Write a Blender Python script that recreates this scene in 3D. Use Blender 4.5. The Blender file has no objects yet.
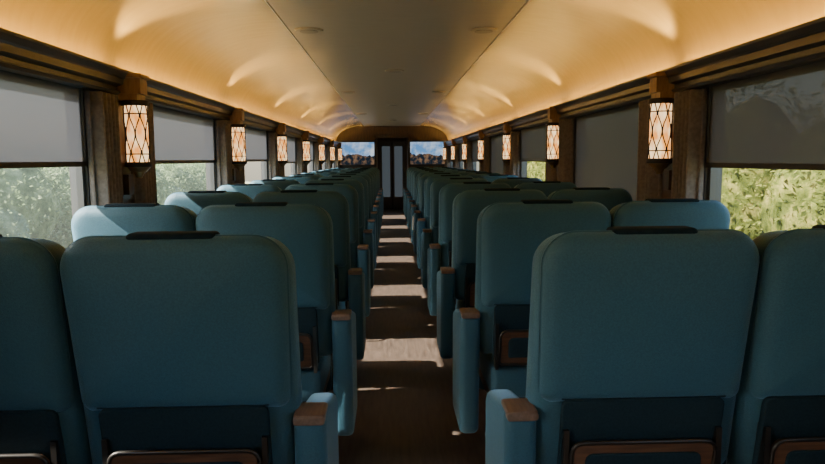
import bpy, math, random
from mathutils import Matrix, Vector, Euler
random.seed(7)
scene = bpy.context.scene
COL = scene.collection

# ------------------------------------------------------------------ params
EYE = 1.38
LIFT = 0.13          # seat geometry lift
CX = 0.05            # car centre line
HW = 1.41            # half width
ZC = EYE + 0.84      # flat ceiling
ZL = EYE + 0.433     # cornice lip
CH = 0.112           # cornice height
Y0, Y1 = -1.6, 16.6
SILL, HEAD = 0.90, EYE+0.33
PIL0, PILP = 3.28, 2.16
ROW0, ROWP, NROW = 1.47, 1.08, 13

# ------------------------------------------------------------------ materials
def newmat(name):
    m = bpy.data.materials.new(name); m.use_nodes = True
    nt = m.node_tree; nt.nodes.clear()
    out = nt.nodes.new('ShaderNodeOutputMaterial')
    return m, nt, out

def pmat(name, col, col2=None, rough=0.5, metal=0.0, scale=8.0, stretch=(1,1,1), detail=4,
         bump=0.0, bscale=None, sheen=0.0, coat=0.0, spec=0.5, lo=0.35, hi=0.65, bstretch=None, sheencol=(1,1,1,1)):
    m, nt, out = newmat(name)
    N, L = nt.nodes, nt.links
    b = N.new('ShaderNodeBsdfPrincipled')
    b.inputs['Roughness'].default_value = rough
    b.inputs['Metallic'].default_value = metal
    b.inputs['Specular IOR Level'].default_value = spec
    if sheen:
        b.inputs['Sheen Weight'].default_value = sheen
        b.inputs['Sheen Roughness'].default_value = 0.4
        b.inputs['Sheen Tint'].default_value = sheencol
    if coat: b.inputs['Coat Weight'].default_value = coat
    tc = N.new('ShaderNodeTexCoord')
    mp = N.new('ShaderNodeMapping'); mp.inputs['Scale'].default_value = stretch
    L.new(tc.outputs['Object'], mp.inputs['Vector'])
    n = N.new('ShaderNodeTexNoise'); n.inputs['Scale'].default_value = scale; n.inputs['Detail'].default_value = detail
    L.new(mp.outputs[0], n.inputs['Vector'])
    cr = N.new('ShaderNodeValToRGB')
    cr.color_ramp.elements[0].position = lo; cr.color_ramp.elements[1].position = hi
    cr.color_ramp.elements[0].color = (*col, 1)
    cr.color_ramp.elements[1].color = (*(col2 or col), 1)
    L.new(n.outputs['Fac'], cr.inputs['Fac'])
    L.new(cr.outputs['Color'], b.inputs['Base Color'])
    if bump:
        n2 = N.new('ShaderNodeTexNoise'); n2.inputs['Scale'].default_value = bscale or scale; n2.inputs['Detail'].default_value = 3
        if bstretch:
            mp2 = N.new('ShaderNodeMapping'); mp2.inputs['Scale'].default_value = bstretch
            L.new(tc.outputs['Object'], mp2.inputs['Vector']); L.new(mp2.outputs[0], n2.inputs['Vector'])
        else:
            L.new(mp.outputs[0], n2.inputs['Vector'])
        bp = N.new('ShaderNodeBump'); bp.inputs['Strength'].default_value = bump; bp.inputs['Distance'].default_value = 0.004
        L.new(n2.outputs['Fac'], bp.inputs['Height']); L.new(bp.outputs[0], b.inputs['Normal'])
    L.new(b.outputs[0], out.inputs['Surface'])
    return m

def emat(name, col, strength):
    m, nt, out = newmat(name)
    e = nt.nodes.new('ShaderNodeEmission'); e.inputs['Color'].default_value = (*col, 1); e.inputs['Strength'].default_value = strength
    nt.links.new(e.outputs[0], out.inputs['Surface']); return m

M_FAB = pmat('teal_fabric', (0.020, 0.078, 0.112), (0.027, 0.097, 0.136), rough=0.6, scale=220, detail=3, lo=0.35, hi=0.65,
             bump=0.35, bscale=480, sheen=0.5, spec=0.35, sheencol=(0.4,0.7,1,1))
M_FABD = pmat('dark_teal_fabric', (0.006, 0.018, 0.025), (0.009, 0.026, 0.035), rough=0.9, scale=160, bump=0.3, bscale=400, spec=0.2)
M_HEAD = pmat('headrest_leather', (0.004, 0.012, 0.020), (0.006, 0.018, 0.028), rough=0.8, scale=40, spec=0.1)
M_WOODT = pmat('tray_wood', (0.07, 0.032, 0.017), (0.12, 0.058, 0.03), rough=0.4, scale=12, stretch=(1, 8, 8))
M_CAP = pmat('armrest_cap', (0.11, 0.07, 0.048), (0.17, 0.11, 0.078), rough=0.45, scale=14, stretch=(8, 1, 8))
M_METAL = pmat('dark_metal', (0.05, 0.045, 0.04), rough=0.4, metal=0.8)
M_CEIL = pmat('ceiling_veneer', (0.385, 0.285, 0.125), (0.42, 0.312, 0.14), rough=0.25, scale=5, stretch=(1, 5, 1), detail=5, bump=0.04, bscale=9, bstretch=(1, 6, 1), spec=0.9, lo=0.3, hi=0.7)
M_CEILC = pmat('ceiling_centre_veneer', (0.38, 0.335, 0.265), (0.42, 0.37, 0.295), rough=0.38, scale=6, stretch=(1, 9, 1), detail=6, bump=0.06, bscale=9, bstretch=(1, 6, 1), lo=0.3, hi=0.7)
M_CORN = pmat('cornice_wood', (0.045, 0.044, 0.042), (0.075, 0.073, 0.070), rough=0.35, scale=6, stretch=(6, 0.6, 6), coat=0.2)
M_DWOOD = pmat('dark_walnut', (0.040, 0.022, 0.014), (0.08, 0.043, 0.026), rough=0.35, scale=7, stretch=(6, 6, 0.7), coat=0.2)
M_WALL = pmat('wall_panel', (0.065, 0.058, 0.052), (0.09, 0.082, 0.074), rough=0.5, scale=4)
M_WALLB = pmat('rear_wall_panel', (0.10, 0.09, 0.08), (0.14, 0.125, 0.11), rough=0.5, scale=4)
M_FLOOR = pmat('floor_vinyl_wood', (0.042, 0.029, 0.021), (0.088, 0.062, 0.046), rough=0.42, scale=5, stretch=(9, 1.0, 1), detail=6, bump=0.1, bscale=40, lo=0.3, hi=0.7)
M_CURT = pmat('curtain_cloth', (0.17, 0.145, 0.13), (0.23, 0.20, 0.18), rough=0.95, scale=60, sheen=0.2, spec=0.05)
M_BRASS = pmat('aged_brass', (0.30, 0.19, 0.09), (0.42, 0.28, 0.13), rough=0.35, metal=0.8, scale=30)
M_BRONZE = pmat('lattice_bronze', (0.03, 0.018, 0.012), rough=0.5, metal=0.3)
M_GOLDW = pmat('gold_wood', (0.28, 0.15, 0.06), (0.40, 0.23, 0.10), rough=0.4, scale=12, stretch=(5, 5, 1))
M_FRAME = pmat('window_frame_metal', (0.10, 0.10, 0.10), rough=0.4, metal=0.5)
M_BLACK = pmat('screen_bezel', (0.01, 0.01, 0.012), rough=0.3)
M_WHITE = pmat('white_cloth', (0.7, 0.7, 0.68), rough=0.9)
M_DISC = pmat('grille_paint', (0.30, 0.27, 0.22), rough=0.5)
M_LED = emat('led_strip', (1.0, 0.57, 0.13), 58.0)

def glass_lamp():
    m, nt, out = newmat('lamp_glass'); N, L = nt.nodes, nt.links
    tc = N.new('ShaderNodeTexCoord')
    mp = N.new('ShaderNodeMapping'); mp.inputs['Scale'].default_value = (1, 1, 0.5); L.new(tc.outputs['Object'], mp.inputs[0])
    n = N.new('ShaderNodeTexNoise'); n.inputs['Scale'].default_value = 22; L.new(mp.outputs[0], n.inputs['Vector'])
    cr = N.new('ShaderNodeValToRGB'); cr.color_ramp.elements[0].color = (0.75, 0.27, 0.05, 1); cr.color_ramp.elements[1].color = (1, 0.68, 0.34, 1)
    cr.color_ramp.elements[0].position = 0.40; cr.color_ramp.elements[1].position = 0.62
    L.new(n.outputs['Fac'], cr.inputs['Fac'])
    e = N.new('ShaderNodeEmission'); e.inputs['Strength'].default_value = 2.4
    L.new(cr.outputs[0], e.inputs['Color']); L.new(e.outputs[0], out.inputs['Surface']); return m
M_LGLASS = glass_lamp()

def blind_mat(name, col, trans, tl):
    m, nt, out = newmat(name); N, L = nt.nodes, nt.links
    d = N.new('ShaderNodeBsdfDiffuse'); d.inputs['Color'].default_value = (*col, 1)
    t = N.new('ShaderNodeBsdfTranslucent'); t.inputs['Color'].default_value = (*col, 1)
    tr = N.new('ShaderNodeBsdfTransparent')
    m1 = N.new('ShaderNodeMixShader'); m1.inputs[0].default_value = tl
    m2 = N.new('ShaderNodeMixShader'); m2.inputs[0].default_value = trans
    L.new(d.outputs[0], m1.inputs[1]); L.new(t.outputs[0], m1.inputs[2])
    L.new(m1.outputs[0], m2.inputs[1]); L.new(tr.outputs[0], m2.inputs[2]); L.new(m2.outputs[0], out.inputs['Surface'])
    return m
M_BLINDL = blind_mat('blind_mesh_grey', (0.15, 0.16, 0.185), 0.02, 0.095)
M_BLINDR = blind_mat('blind_mesh_taupe', (0.13, 0.12, 0.108), 0.014, 0.17)

def pane_mat(haze):
    m, nt, out = newmat('window_glass'); N, L = nt.nodes, nt.links
    g = N.new('ShaderNodeBsdfGlossy'); g.inputs['Roughness'].default_value = 0.02
    t = N.new('ShaderNodeBsdfTransparent'); t.inputs['Color'].default_value = (0.93, 0.96, 0.97, 1)
    h = N.new('ShaderNodeBsdfTranslucent'); h.inputs['Color'].default_value = (0.85, 0.9, 0.95, 1)
    mh = N.new('ShaderNodeMixShader'); mh.inputs[0].default_value = haze
    L.new(t.outputs[0], mh.inputs[1]); L.new(h.outputs[0], mh.inputs[2])
    mx = N.new('ShaderNodeMixShader'); mx.inputs[0].default_value = 0.05
    L.new(mh.outputs[0], mx.inputs[1]); L.new(g.outputs[0], mx.inputs[2]); L.new(mx.outputs[0], out.inputs['Surface']); return m
M_PANE = pane_mat(0.012)

# ------------------------------------------------------------------ mesh builder
class MB:
    def __init__(s): s.v = []; s.f = []; s.m = []; s.sm = []; s.mats = []
    def mi(s, mat):
        if mat not in s.mats: s.mats.append(mat)
        return s.mats.index(mat)
    def face(s, idx, mat, smooth=False):
        s.f.append(tuple(idx)); s.m.append(s.mi(mat)); s.sm.append(smooth)
    def box(s, x0, x1, y0, y1, z0, z1, mat):
        b = len(s.v)
        s.v += [(x0,y0,z0),(x1,y0,z0),(x1,y1,z0),(x0,y1,z0),(x0,y0,z1),(x1,y0,z1),(x1,y1,z1),(x0,y1,z1)]
        for q in ((0,3,2,1),(4,5,6,7),(0,1,5,4),(1,2,6,5),(2,3,7,6),(3,0,4,7)):
            s.face([b+i for i in q], mat)
    def loft(s, rings, mat, closed=True, smooth=True, cap0=False, cap1=False):
        n = len(rings[0]); base = len(s.v)
        for r in rings: s.v += [tuple(p) for p in r]
        for j in range(len(rings)-1):
            for i in range(n if closed else n-1):
                k = (i+1) % n
                s.face([base+j*n+i, base+j*n+k, base+(j+1)*n+k, base+(j+1)*n+i], mat, smooth)
        if cap0: s.face([base+i for i in reversed(range(n))], mat, smooth)
        if cap1: s.face([base+(len(rings)-1)*n+i for i in range(n)], mat, smooth)
    def cyl(s, c, r, z0, z1, mat, n=20, r1=None):
        r1 = r if r1 is None else r1
        R = lambda rr, z: [(c[0]+rr*math.cos(2*math.pi*i/n), c[1]+rr*math.sin(2*math.pi*i/n), z) for i in range(n)]
        base = len(s.v); s.loft([R(r, z0), R(r1, z1)], mat)
        s.face([base+i for i in reversed(range(n))], mat); s.face([base+n+i for i in range(n)], mat)
    def tube(s, pts, r, mat, closed=False, n=6):
        rings = []; P = [Vector(p) for p in pts]; N = len(P)
        for i, p in enumerate(P):
            a = P[(i-1) % N] if (closed or i > 0) else p
            b = P[(i+1) % N] if (closed or i < N-1) else p
            t = (b-a).normalized()
            up = Vector((0,0,1)) if abs(t.z) < 0.95 else Vector((0,1,0))
            u = t.cross(up).normalized(); w = u.cross(t)
            rings.append([p + r*(math.cos(2*math.pi*k/n)*u + math.sin(2*math.pi*k/n)*w) for k in range(n)])
        if closed: rings.append(rings[0])
        s.loft(rings, mat)
    def rr(s, w, h, Rt, Rb, e, n=6):
        pts = []; hw, hh = w/2-e, h/2-e
        for (sx, sz, R, a0) in ((1,1,Rt,0),(-1,1,Rt,90),(-1,-1,Rb,180),(1,-1,Rb,270)):
            r = max(R-e, 0.004)
            for i in range(n+1):
                a = math.radians(a0+90*i/n)
                pts.append((sx*(hw-r)+r*math.cos(a), sz*(hh-r)+r*math.sin(a)))
        return pts
    def pillow(s, w, h, T, Rt, Rb, r0, r1, b0, b1, mp, mat, n=6):
        """rounded slab: outline w x h, thickness T, edge radii r0 (depth 0) r1 (depth T), bulge b0,b1; mp(u,v,depth)->xyz"""
        rings = []
        o0 = s.rr(w, h, Rt, Rb, r0, n)
        for sc in (0.02, 0.35, 0.65, 0.88):
            rings.append([mp(p[0]*sc, p[1]*sc, -b0*(1-sc**2)) for p in o0])
        for i in range(5):
            a = math.radians(90*i/4)
            rings.append([mp(p[0], p[1], r0*(1-math.cos(a))) for p in s.rr(w, h, Rt, Rb, r0*(1-math.sin(a)), n)])
        for i in range(5):
            a = math.radians(90-90*i/4)
            rings.append([mp(p[0], p[1], T-r1*(1-math.cos(a))) for p in s.rr(w, h, Rt, Rb, r1*(1-math.sin(a)), n)])
        o1 = s.rr(w, h, Rt, Rb, r1, n)
        for sc in (0.88, 0.65, 0.35, 0.02):
            rings.append([mp(p[0]*sc, p[1]*sc, T+b1*(1-sc**2)) for p in o1])
        s.loft(rings, mat, cap0=True, cap1=True)
    def mesh(s, name):
        me = bpy.data.meshes.new(name); me.from_pydata(s.v, [], s.f)
        for m in s.mats: me.materials.append(m)
        me.polygons.foreach_set('material_index', s.m); me.polygons.foreach_set('use_smooth', s.sm)
        import bmesh
        bm = bmesh.new(); bm.from_mesh(me); bmesh.ops.recalc_face_normals(bm, faces=bm.faces); bm.to_mesh(me); bm.free()
        me.update(); return me
    def obj(s, name, bevel=0.0, loc=(0,0,0), rot=0.0, parent=None):
        return place(s.mesh(name), name, loc, rot, bevel, parent)

def place(me, name, loc=(0,0,0), rot=0.0, bevel=0.0, parent=None):
    o = bpy.data.objects.new(name, me); COL.objects.link(o); o.location = loc; o.rotation_euler = (0,0,rot)
    if bevel:
        b = o.modifiers.new('bevel', 'BEVEL'); b.width = bevel; b.segments = 2; b.limit_method = 'ANGLE'
    if parent: o.parent = parent
    return o

# ------------------------------------------------------------------ seats (local z=0 is LIFT above floor; legs go to the floor)
def seat_mesh(kind, side):
    m = MB()
    TOP = 1.075; W = 0.555 if kind == 'aisle' else 0.50
    def lean(z):
        t = (TOP - z)
        return 0.015 + 0.17*t + (0.03*max(0, 0.15-t)/0.15*0.5)
    h = TOP-0.012-0.40; zc = 0.40+h/2
    def mpb(u, v, d): 
        z = zc+v
        return (u, lean(z)+0.022+0.25*u*u+d, z)
    m.pillow(W, h, 0.135, 0.085, 0.05, 0.05, 0.045, 0.0, 0.012, mpb, M_FAB, 8)
    h2 = TOP-0.62; zc2 = 0.62+h2/2
    def mpc(u, v, d):
        z = zc2+v
        wr = 0.0012*math.sin(u*60+v*25)*max(0, -v*4) 
        return (u*(1-0.03*max(0,-v)/0.22), lean(z)+0.25*u*u+d+wr, z)
    m.pillow(W-0.012, h2, 0.06, 0.085, 0.035, 0.045, 0.02, 0.006, 0.0, mpc, M_FAB, 8)
    m.tube([mpc(-W/2+0.06+(W-0.12)*i/14, -h2/2+0.022, 0.003) for i in range(15)], 0.0018, M_FABD, n=5)
    # pocket + folded tray table on rear
    def mpp(zc3, y): return lambda u, v, d: (u, lean(zc3+v)+y+d, zc3+v)
    m.pillow(0.42, 0.26, 0.02, 0.02, 0.02, 0.006, 0.006, 0, 0, mpp(0.51, 0.008), M_FABD, 3)
    m.pillow(0.37, 0.15, 0.018, 0.03, 0.015, 0.005, 0.005, 0, 0, mpp(0.455, -0.018), M_WOODT, 4)
    m.tube([mpp(0.455, -0.018)(p[0], p[1], 0.0) for p in m.rr(0.372, 0.152, 0.03, 0.015, 0.0, 4)], 0.006, M_METAL, closed=True)
    m.pillow(0.30, 0.09, 0.01, 0.02, 0.01, 0.004, 0.004, 0, 0, mpp(0.455, -0.024), M_FABD, 3)
    for sx in (-1, 1):
        m.box(sx*0.198-0.007, sx*0.198+0.007, lean(.5)-0.012, lean(.5)+0.03, 0.36, 0.56, M_METAL)
    def mph(u, v, d): return (u, 0.06+d, 0.998+v)
    m.pillow(0.21, 0.165, 0.075, 0.012, 0.02, 0.012, 0.02, 0, 0.01, mph, M_HEAD, 4)
    def mpf(u, v, d):
        z = 0.68+v; return (u, lean(z)+0.14+d, z)
    m.pillow(0.40, 0.46, 0.05, 0.06, 0.04, 0.01, 0.03, 0, 0.01, mpf, M_FAB, 5)
    def mps(u, v, d): return (u, 0.38+v, 0.22+d)
    m.pillow(0.43, 0.50, 0.16, 0.05, 0.03, 0.02, 0.045, 0, 0.012, mps, M_FAB, 5)
    def mpa(u, v, d): return (u, 0.60+d, 0.19+v)
    m.pillow(0.43, 0.20, 0.05, 0.02, 0.03, 0.01, 0.02, 0, 0.0, mpa, M_FAB, 4)
    m.box(-0.21, 0.21, 0.14, 0.60, 0.18, 0.225, M_METAL)
    for sx in (-1, 1):
        m.box(sx*0.15-0.02, sx*0.15+0.02, 0.20, 0.52, -LIFT, 0.19, M_METAL)
    m.box(-0.18, 0.18, 0.17, 0.56, -LIFT, 0.02-LIFT, M_METAL)
    m.tube([(-0.17, 0.22, 0.18), (-0.17, 0.10, 0.07), (0.17, 0.10, 0.07), (0.17, 0.22, 0.18)], 0.011, M_METAL)
    def arm(xc, w, full, ya, yb):
        z0 = 0.045 if full else 0.36; zt = 0.60; yc = (ya+yb)/2
        def mpr(u, v, d): 
            z = (z0+zt)/2+v
            yy = yc+u + (0.05*(0.6-z) if u < 0 else 0)
            drop = 0.10*max(0, (u)/((yb-ya)/2))**2*max(0, v)/((zt-z0)/2)
            return (xc-w/2+d, yy, z-drop)
        m.pillow(yb-ya, zt-z0, w, 0.045, 0.05, 0.026, 0.026, 0.003, 0.003, mpr, M_FAB, 6)
        def mpe(u, v, d): return (xc+u, ya+0.045+v, 0.592+d)
        m.pillow(w-0.004, 0.10, 0.014, 0.012, 0.012, 0.003, 0.005, 0, 0, mpe, M_CAP, 4)
        def mpe2(u, v, d): return (xc+u, ya-0.008+d, 0.592+v)
        m.pillow(w-0.004, 0.022, 0.03, 0.008, 0.008, 0.004, 0.003, 0, 0, mpe2, M_CAP, 4)
    if kind == 'aisle':
        arm(side*0.308, 0.085, True, 0.12, 0.50)
        arm(-side*0.272, 0.045, False, 0.19, 0.56)
    else:
        arm(-side*0.235, 0.045, False, 0.19, 0.56)
    me = m.mesh('train_seat'); return me

SM = {(k, s): seat_mesh(k, s) for k in ('aisle', 'window') for s in (1, -1)}
LA, LWN = -0.522, -1.042
RA, RWN = 0.640, 1.160
for r in range(NROW):
    y = ROW0+ROWP*r
    place(SM[('aisle', 1)], 'train_seat', (LA, y, LIFT))
    place(SM[('window', 1)], 'train_seat', (LWN, y + random.uniform(-.01,.01), LIFT))
    place(SM[('aisle', -1)], 'train_seat', (RA, y, LIFT))
    place(SM[('window', -1)], 'train_seat', (RWN, y + random.uniform(-.01,.01), LIFT))

# ------------------------------------------------------------------ shell
m = MB(); m.box(CX-HW-0.08, CX+HW+0.08, Y0, Y1+1.5, -0.06, 0, M_FLOOR); m.obj('floor')

pil = [PIL0+PILP*k for k in range(-3, 8)]
PH = 0.31
wins = []
for k in range(len(pil)-1):
    a, b = pil[k]+PH, pil[k+1]-PH
    a = max(a, Y0+0.1)
    if b > Y1: b = Y1-0.05
    if b-a > 0.4: wins.append((a, b))
for sname, sx in (('left', -1), ('right', 1)):
    x0, x1 = sorted((CX+sx*HW, CX+sx*(HW+0.08)))
    m = MB()
    m.box(x0, x1, Y0, Y1, 0, SILL, M_WALL)
    m.box(x0, x1, Y0, Y1, HEAD, ZC+0.05, M_WALL)
    edges = [Y0]+[e for w in wins for e in w]+[Y1]
    for i in range(0, len(edges), 2):
        m.box(x0, x1, edges[i], edges[i+1], SILL, HEAD, M_WALL)
    m.obj('wall_'+sname)
    m = MB(); xs = sorted((CX+sx*HW, CX+sx*(HW-0.022)))
    m.box(xs[0], xs[1], Y0, Y1, SILL-0.03, SILL, M_DWOOD)
    m.obj('trim_sill_'+sname, 0.004)
    m = MB(); xs = sorted((CX+sx*HW, CX+sx*(HW-0.02))); m.box(xs[0], xs[1], Y0, Y1, 0, 0.10, M_DWOOD); m.obj('baseboard_'+sname, 0.003)
    k = CH/0.13
    prof = [(HW, ZL-0.13*k), (HW-0.055, ZL-0.13*k), (HW-0.06, ZL-0.115*k), (HW-0.045, ZL-0.108*k), (HW-0.045, ZL-0.085*k), (HW-0.075, ZL-0.075*k),
            (HW-0.078, ZL-0.045*k), (HW-0.09, ZL-0.038*k), (HW-0.105, ZL-0.012), (HW-0.105, ZL), (HW-0.092, ZL), (HW-0.085, ZL-0.03), (HW, ZL-0.03)]
    m = MB()
    rings = [[(CX+sx*p[0], y, p[1]) for p in prof] for y in (Y0, Y1)]
    m.loft(rings, M_CORN, smooth=False, cap0=True, cap1=True)
    m.obj('trim_cornice_'+sname)
    m = MB(); xs = sorted((CX+sx*(HW-0.03), CX+sx*(HW-0.055)))
    m.box(xs[0], xs[1], Y0+0.05, Y1-0.05, ZL-0.029, ZL-0.022, M_LED); m.obj('cove_led_strip')

# ceiling
m = MB()
a0 = 0.70
pr = []
for i in range(0, 21):
    t = math.radians(90*i/20)
    pr.append((CX+a0+(HW-a0)*math.cos(t)**0.9 if i < 20 else CX+a0, ZL+0.02+(ZC-ZL-0.02)*math.sin(t)**0.95))
left = [(2*CX-x, z) for x, z in pr]
ys = [Y0, Y1+1.5]
for P in (pr, left):
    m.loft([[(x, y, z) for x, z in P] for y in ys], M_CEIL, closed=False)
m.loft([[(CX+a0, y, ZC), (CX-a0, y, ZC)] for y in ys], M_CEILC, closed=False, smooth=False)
m.box(CX-HW-0.08, CX+HW+0.08, Y0, Y1+1.5, ZC+0.03, ZC+0.08, M_WALL)
m.obj('ceiling')
m = MB()
for sx in (-1, 1):
    x = CX+sx*a0
    m.box(x-0.004, x+0.004, Y0, Y1, ZC-0.004, ZC+0.002, M_CEILC)
m.obj('trim_ceiling_seam')

def disc(x, y):
    m = MB(); m.cyl((0, 0), 0.085, ZC-0.010, ZC+0.001, M_CEILC, 28, 0.095); m.cyl((0, 0), 0.06, ZC-0.013, ZC-0.009, M_DISC, 28)
    return m.obj('ceiling_speaker_grille', loc=(x, y, 0))
for k in range(4):
    y = 4.35+k*3.9
    disc(CX-0.57, y); disc(CX+0.57, y); disc(CX, y+1.95)

# walls ends
m = MB(); m.box(CX-HW-0.08, CX+HW+0.08, Y0-0.06, Y0, 0, ZC+0.05, M_WALLB); m.obj('wall_back')
m = MB()
DH = 0.40
m.box(CX-HW-0.08, CX-DH, Y1, Y1+0.06, 0, ZC+0.03, M_DWOOD)
m.box(CX+DH, CX+HW+0.08, Y1, Y1+0.06, 0, ZC+0.03, M_DWOOD)
m.box(CX-DH, CX+DH, Y1, Y1+0.06, EYE+0.55, ZC+0.03, M_DWOOD)
m.obj('wall_front')
m = MB()
m.box(CX-DH-0.08, CX-DH, Y1-0.03, Y1+0.0, 0, EYE+0.62, M_DWOOD); m.box(CX+DH, CX+DH+0.08, Y1-0.03, Y1, 0, EYE+0.62, M_DWOOD)
m.box(CX-DH-0.08, CX+DH+0.08, Y1-0.03, Y1, EYE+0.55, EYE+0.63, M_DWOOD)
m.obj('trim_doorway', 0.004)
m = MB()
for sx in (-1, 1):
    xs = sorted((CX+sx*DH, CX+sx*(DH+0.05))); m.box(xs[0], xs[1], Y1+0.06, Y1+1.5, 0, ZC, M_DWOOD)
m.box(CX-DH-0.05, CX+DH+0.05, Y1+1.45, Y1+1.5, 0, ZC, M_DWOOD)
m.obj('wall_vestibule')
M_FROST = emat('frosted_glow_glass', (0.50, 0.60, 0.68), 0.12)  # panes glow by themselves, standing in for vestibule light behind them
m = MB()
yD = Y1+1.38
m.box(CX-0.38, CX+0.38, yD, yD+0.05, 0.005, EYE+0.50, M_FRAME)
for sx in (-1, 1):
    m.box(CX+sx*0.17-0.11, CX+sx*0.17+0.11, yD-0.01, yD+0.005, 0.35, EYE+0.36, M_FROST)
m.box(CX-0.02, CX+0.02, yD-0.03, yD, 0.01, EYE+0.48, M_METAL)
m.obj('door_1', 0.004)

def tv_mat():
    mt, nt, out = newmat('tv_picture'); N, L = nt.nodes, nt.links
    tc = N.new('ShaderNodeTexCoord'); sp = N.new('ShaderNodeSeparateXYZ'); L.new(tc.outputs['Object'], sp.inputs[0])
    n = N.new('ShaderNodeTexNoise'); n.inputs['Scale'].default_value = 4; n.inputs['Detail'].default_value = 5; L.new(tc.outputs['Object'], n.inputs['Vector'])
    sky = N.new('ShaderNodeValToRGB'); sky.color_ramp.elements[0].position = 0.42; sky.color_ramp.elements[1].position = 0.66
    sky.color_ramp.elements[0].color = (0.13, 0.34, 0.68, 1); sky.color_ramp.elements[1].color = (0.75, 0.85, 0.95, 1)
    L.new(n.outputs['Fac'], sky.inputs['Fac'])
    n2 = N.new('ShaderNodeTexNoise'); n2.inputs['Scale'].default_value = 9; n2.inputs['Detail'].default_value = 5; L.new(tc.outputs['Object'], n2.inputs['Vector'])
    rk = N.new('ShaderNodeValToRGB'); rk.color_ramp.elements[0].position = 0.45; rk.color_ramp.elements[1].position = 0.7
    rk.color_ramp.elements[0].color = (0.012, 0.02, 0.03, 1); rk.color_ramp.elements[1].color = (0.30, 0.17, 0.09, 1)
    L.new(n2.outputs['Fac'], rk.inputs['Fac'])
    n3 = N.new('ShaderNodeTexNoise'); n3.inputs['Scale'].default_value = 2.6; n3.inputs['Detail'].default_value = 3; L.new(tc.outputs['Object'], n3.inputs['Vector'])
    ma = N.new('ShaderNodeMath'); ma.operation = 'MULTIPLY_ADD'; ma.inputs[1].default_value = 1.0; ma.inputs[2].default_value = -0.54
    L.new(n3.outputs['Fac'], ma.inputs[0])
    gt = N.new('ShaderNodeMath'); gt.operation = 'GREATER_THAN'; L.new(sp.outputs['Z'], gt.inputs[0]); L.new(ma.outputs[0], gt.inputs[1])
    mx = N.new('ShaderNodeMix'); mx.data_type = 'RGBA'
    L.new(gt.outputs[0], mx.inputs[0]); L.new(rk.outputs[0], mx.inputs[6]); L.new(sky.outputs[0], mx.inputs[7])
    e = N.new('ShaderNodeEmission'); e.inputs['Strength'].default_value = 1.0; L.new(mx.outputs[2], e.inputs['Color']); L.new(e.outputs[0], out.inputs['Surface'])
    return mt
M_TV = tv_mat()
for sx in (-1, 1):
    m = MB()
    m.box(-0.50, 0.46, 0, 0.05, -0.33, 0.33, M_BLACK); m.box(-0.465, 0.425, -0.004, 0.001, -0.275, 0.285, M_TV)
    m.box(-0.15, 0.15, 0.045, 0.10, -0.1, 0.1, M_METAL)
    m.obj('wall_television', loc=(CX+sx*0.90+0.02, Y1-0.10, EYE+0.15))

# ------------------------------------------------------------------ windows, blinds, curtains, sconces
wn = 0
for sname, sx in (('left', -1), ('right', 1)):
    X = lambda d: CX+sx*d
    for i, (a, b) in enumerate(wins):
        wn += 1
        m = MB()
        def bx(d0, d1, *r):
            q = sorted((X(d0), X(d1))); m.box(q[0], q[1], *r)
        f = 0.03
        bx(HW+0.01, HW+0.06, a, a+f, SILL, HEAD, M_FRAME); bx(HW+0.01, HW+0.06, b-f, b, SILL, HEAD, M_FRAME)
        bx(HW+0.01, HW+0.06, a+f, b-f, SILL, SILL+f, M_FRAME); bx(HW+0.01, HW+0.06, a+f, b-f, HEAD-f, HEAD, M_FRAME)
        q = len(m.v); xx = X(HW+0.037)
        m.v += [(xx, a+f, SILL+f), (xx, b-f, SILL+f), (xx, b-f, HEAD-f), (xx, a+f, HEAD-f)]; m.face([q, q+1, q+2, q+3], M_PANE)
        m.obj('window_%d' % wn)
        if sx < 0: zb = EYE + (0.0, 0.0, 0.005, 0.01, -0.02)[i % 5]
        else:
            zb = EYE-0.025
            if a > 3.4 and a < 5: zb = EYE-0.41
            if a > 7 and a < 9: zb = EYE-0.35
            if a > 5 and a < 7: zb = EYE-0.01
        if b < 1.1: zb = HEAD-0.06      # unseen rear blinds, raised to let daylight onto the seat backs
        m = MB(); mat = M_BLINDL if sx < 0 else M_BLINDR
        xx = X(HW+0.005)
        m.v += [(xx, a+0.01, zb), (xx, b-0.01, zb), (xx, b-0.01, HEAD), (xx, a+0.01, HEAD)]; m.face([0, 1, 2, 3], mat)
        bx(HW-0.004, HW+0.009, a+0.01, b-0.01, zb-0.022, zb, M_METAL)
        m.obj('roller_blind')
    for y in pil:
        if y < Y0+0.4 or y > Y1-0.3: continue
        m = MB()
        q = sorted((X(HW), X(HW-0.018))); m.box(q[0], q[1], y-0.13, y+0.13, SILL, ZL-CH, M_DWOOD)
        q = sorted((X(HW-0.018), X(HW-0.03))); m.box(q[0], q[1], y-0.10, y+0.10, EYE-.27, EYE+.28, M_DWOOD)
        m.obj('trim_pilaster', 0.004)
        for dy in (-0.225, 0.225):
            m = MB(); n = 96
            def ring(z, k):
                pts = []
                for j in range(n+1):
                    t = j/n; w = 0.10*(1-0.08*math.sin(math.pi*k))
                    yy = y+dy+(t-0.5)*2*w
                    xx = HW-0.045+0.032*math.sin(t*math.pi*2*5+0.3*math.sin(k*3))+0.006*math.sin(t*31+k)
                    pts.append((X(xx), yy, z))
                return pts
            m.loft([ring(SILL+0.01+(ZL-CH-0.01-SILL-0.01)*k/6, k/6) for k in range(7)], M_CURT, closed=False)
            o = m.obj('curtain'); so = o.modifiers.new('thick', 'SOLIDIFY'); so.thickness = 0.003; so.offset = 0

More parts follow.
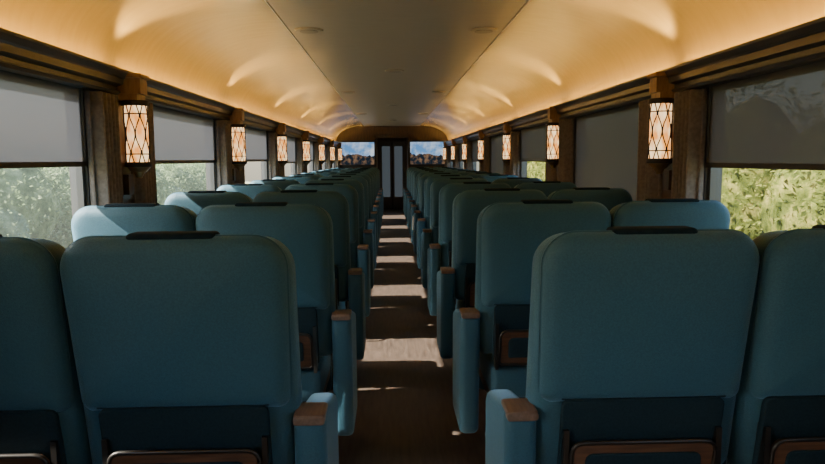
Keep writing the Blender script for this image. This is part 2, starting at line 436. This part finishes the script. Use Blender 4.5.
def sconce_mesh():
    m = MB(); cx = 0.080; R = 0.056
    z0, z1 = EYE-0.01, EYE+0.275
    m.box(0.0, 0.012, -0.075, 0.075, EYE-.19, EYE+.32, M_DWOOD)
    m.cyl((cx, 0), R-0.004, z0, z1, M_LGLASS, 24)
    m.cyl((cx, 0), R+0.007, z0-0.018, z0+0.006, M_BRONZE, 24); m.cyl((cx, 0), R-0.02, z0-0.043, z0-0.018, M_BRASS, 24, R)
    m.cyl((cx, 0), 0.014, z0-0.073, z0-0.043, M_BRASS, 12, 0.03)
    m.cyl((cx, 0), R+0.007, z1-0.006, z1+0.02, M_BRONZE, 24)
    nb = 7
    for k in range(nb):
        for sg in (-1, 1):
            pts = []
            for j in range(33):
                t = j/32
                s = math.sin(math.pi*min(1, max(0, (t-0.22)/0.56)))**1.2
                s2 = max(0, 1-t/0.16)+max(0, (t-0.84)/0.16)
                ang = 2*math.pi*k/nb + sg*(math.pi/nb)*(0.10+0.86*max(s, 0.6*min(1, s2)))
                pts.append((cx+R*math.cos(ang), R*math.sin(ang), z0+(z1-z0)*t))
            m.tube(pts, 0.0034, M_BRONZE, n=5)
    for zz in (z0+0.045, z1-0.045):
        m.tube([(cx+R*math.cos(2*math.pi*i/24), R*math.sin(2*math.pi*i/24), zz) for i in range(24)], 0.0035, M_BRONZE, closed=True, n=5)
    m.box(0.012, cx, -0.012, 0.012, z0-0.018, z0-0.002, M_BRASS); m.box(0.012, cx, -0.012, 0.012, z1+0.002, z1+0.016, M_BRASS)
    m.box(0.0, 0.11, -0.055, 0.055, z1+0.018, z1+0.05, M_GOLDW)
    m.box(0.0, 0.125, -0.045, 0.045, z1+0.05, z1+0.125, M_GOLDW)
    m.box(0.0, 0.135, -0.06, 0.06, z1+0.125, z1+0.145, M_GOLDW)
    m.box(0.012, 0.04, -0.03, 0.03, z0-.155, z0-.055, M_DWOOD)
    return m.mesh('wall_sconce')
SC = sconce_mesh()
lobe_spot = bpy.data.lights.new('added_lobe_spot', 'SPOT'); lobe_spot.energy = 22; lobe_spot.color = (1, 0.66, 0.25); lobe_spot.spot_size = math.radians(80); lobe_spot.spot_blend = 0.5; lobe_spot.shadow_soft_size = 0.02  # spots added to throw bright lobes onto the curved ceiling
for y in pil:
    if y < Y0+0.4 or y > Y1-0.3: continue
    place(SC, 'wall_sconce', (CX-HW+0.03, y, 0), 0.0, 0.002)
    place(SC, 'wall_sconce', (CX+HW-0.03+0.02, y, 0), math.pi, 0.002)
    for sx in (-1, 1):
        o = bpy.data.objects.new('added_lobe_spot', lobe_spot); COL.objects.link(o)
        o.location = (CX+sx*(HW-0.07), y, ZL+0.005)
        o.rotation_euler = Vector((-sx*0.55, 0, 1)).to_track_quat('-Z', 'Y').to_euler()

m = MB()
m.pillow(0.10, 0.16, 0.015, 0.03, 0.03, 0.006, 0.006, 0.002, 0.002, lambda u, v, d: (0.256-d+0.003*math.sin(v*30), 7.24+u, 0.54+LIFT+v), M_WHITE, 4)
m.obj('white_cloth')

# ------------------------------------------------------------------ outside
M_GND = pmat('dry_grass', (0.16, 0.17, 0.07), (0.30, 0.28, 0.14), rough=1, scale=3)
m = MB(); m.box(-60, 60, -40, 80, -1.3, -1.2, M_GND); m.obj('ground')
def leafmat(name, c1, c2, c3):
    mt, nt, out = newmat(name); N, L = nt.nodes, nt.links
    tc = N.new('ShaderNodeTexCoord')
    n = N.new('ShaderNodeTexNoise'); n.inputs['Scale'].default_value = 3.0; n.inputs['Detail'].default_value = 9; n.inputs['Roughness'].default_value = 0.7; L.new(tc.outputs['Object'], n.inputs['Vector'])
    cr = N.new('ShaderNodeValToRGB'); e = cr.color_ramp.elements; e[0].position = 0.35; e[1].position = 0.68
    e[0].color = (*c1, 1); e[1].color = (*c3, 1); k = e.new(0.5); k.color = (*c2, 1)
    L.new(n.outputs['Fac'], cr.inputs['Fac'])
    d = N.new('ShaderNodeBsdfDiffuse'); t = N.new('ShaderNodeBsdfTranslucent'); mx = N.new('ShaderNodeMixShader'); mx.inputs[0].default_value = 0.45
    L.new(cr.outputs[0], d.inputs[0]); L.new(cr.outputs[0], t.inputs[0]); L.new(d.outputs[0], mx.inputs[1]); L.new(t.outputs[0], mx.inputs[2])
    L.new(mx.outputs[0], out.inputs['Surface']); return mt
M_LEAFR = leafmat('foliage_sunny', (0.025, 0.035, 0.008), (0.095, 0.110, 0.022), (0.30, 0.26, 0.075))
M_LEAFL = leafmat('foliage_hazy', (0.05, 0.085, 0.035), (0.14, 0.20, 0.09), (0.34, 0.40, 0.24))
def hedge(sx, mat, dist, seed, top):
    rnd = random.Random(seed); m = MB()
    for b in range(26):
        cy = -6+b*1.6+rnd.uniform(-.6, .6); cxx = sx*(dist+rnd.uniform(0, 1.6)); rad = rnd.uniform(1.0, 1.7); hh = top*rnd.uniform(0.75, 1.1)
        rings = []
        for j in range(9):
            ph = math.pi*j/8
            rings.append([(cxx+rad*.8*math.sin(ph)*math.cos(q*math.pi/6)*(1+rnd.uniform(-.12, .12)), cy+rad*.8*math.sin(ph)*math.sin(q*math.pi/6)*(1+rnd.uniform(-.12, .12)), -1.25+(hh+1.2)*(0.5-0.5*math.cos(ph))*.92) for q in range(12)])
        m.loft(rings, mat)
        for q in range(2200):
            ph = math.acos(rnd.uniform(-1, 1)); th = rnd.uniform(0, 2*math.pi); rr = rad*rnd.uniform(.8, 1.12)
            c = Vector((cxx+rr*math.sin(ph)*math.cos(th), cy+rr*math.sin(ph)*math.sin(th), -1.25+(hh+1.2)*(0.5-0.5*math.cos(ph))*rnd.uniform(.95, 1.06)))
            u = Vector((rnd.gauss(0, 1), rnd.gauss(0, 1), rnd.gauss(0, 1))).normalized(); w = u.orthogonal().normalized()
            l = rnd.uniform(.03, .075); k = len(m.v)
            m.v += [tuple(c-u*l), tuple(c+w*l*.45), tuple(c+u*l), tuple(c-w*l*.45)]
            m.face([k, k+1, k+2, k+3], mat)
    return m.obj('hedge')
hedge(1, M_LEAFR, 6.0, 3, 2.6)
hedge(-1, M_LEAFL, 9.0, 5, 1.8)

# ------------------------------------------------------------------ light
w = bpy.data.worlds.new('World'); scene.world = w; w.use_nodes = True
nt = w.node_tree; nt.nodes.clear()
wo = nt.nodes.new('ShaderNodeOutputWorld'); bg = nt.nodes.new('ShaderNodeBackground'); sk = nt.nodes.new('ShaderNodeTexSky')
sk.sky_type = 'NISHITA'; sk.sun_disc = False; sk.sun_elevation = math.radians(38); sk.sun_rotation = math.radians(-90)
sk.air_density = 1.2; sk.dust_density = 3.0
bg.inputs['Strength'].default_value = 1.15
nt.links.new(sk.outputs[0], bg.inputs[0]); nt.links.new(bg.outputs[0], wo.inputs[0])

sd = bpy.data.lights.new('sun', 'SUN'); sd.energy = 42; sd.angle = math.radians(0.6); sd.color = (1, 0.93, 0.82)
so = bpy.data.objects.new('sun', sd); COL.objects.link(so)
dirv = Vector((1.0, 0.13, -0.80)).normalized()
so.rotation_euler = dirv.to_track_quat('-Z', 'Y').to_euler(); so.location = (-10, 5, 10)

# ------------------------------------------------------------------ camera
cd = bpy.data.cameras.new('camera'); cam = bpy.data.objects.new('camera', cd); COL.objects.link(cam)
cd.sensor_width = 36; cd.lens = 648/825*36; cd.clip_start = 0.05; cd.clip_end = 300
R = Matrix.Rotation(math.radians(-1.9), 4, 'Z') @ Matrix.Rotation(math.radians(90-6.4), 4, 'X') @ Matrix.Rotation(math.radians(-0.4), 4, 'Z')
cam.matrix_world = Matrix.Translation((0, 0, EYE)) @ R
scene.camera = cam
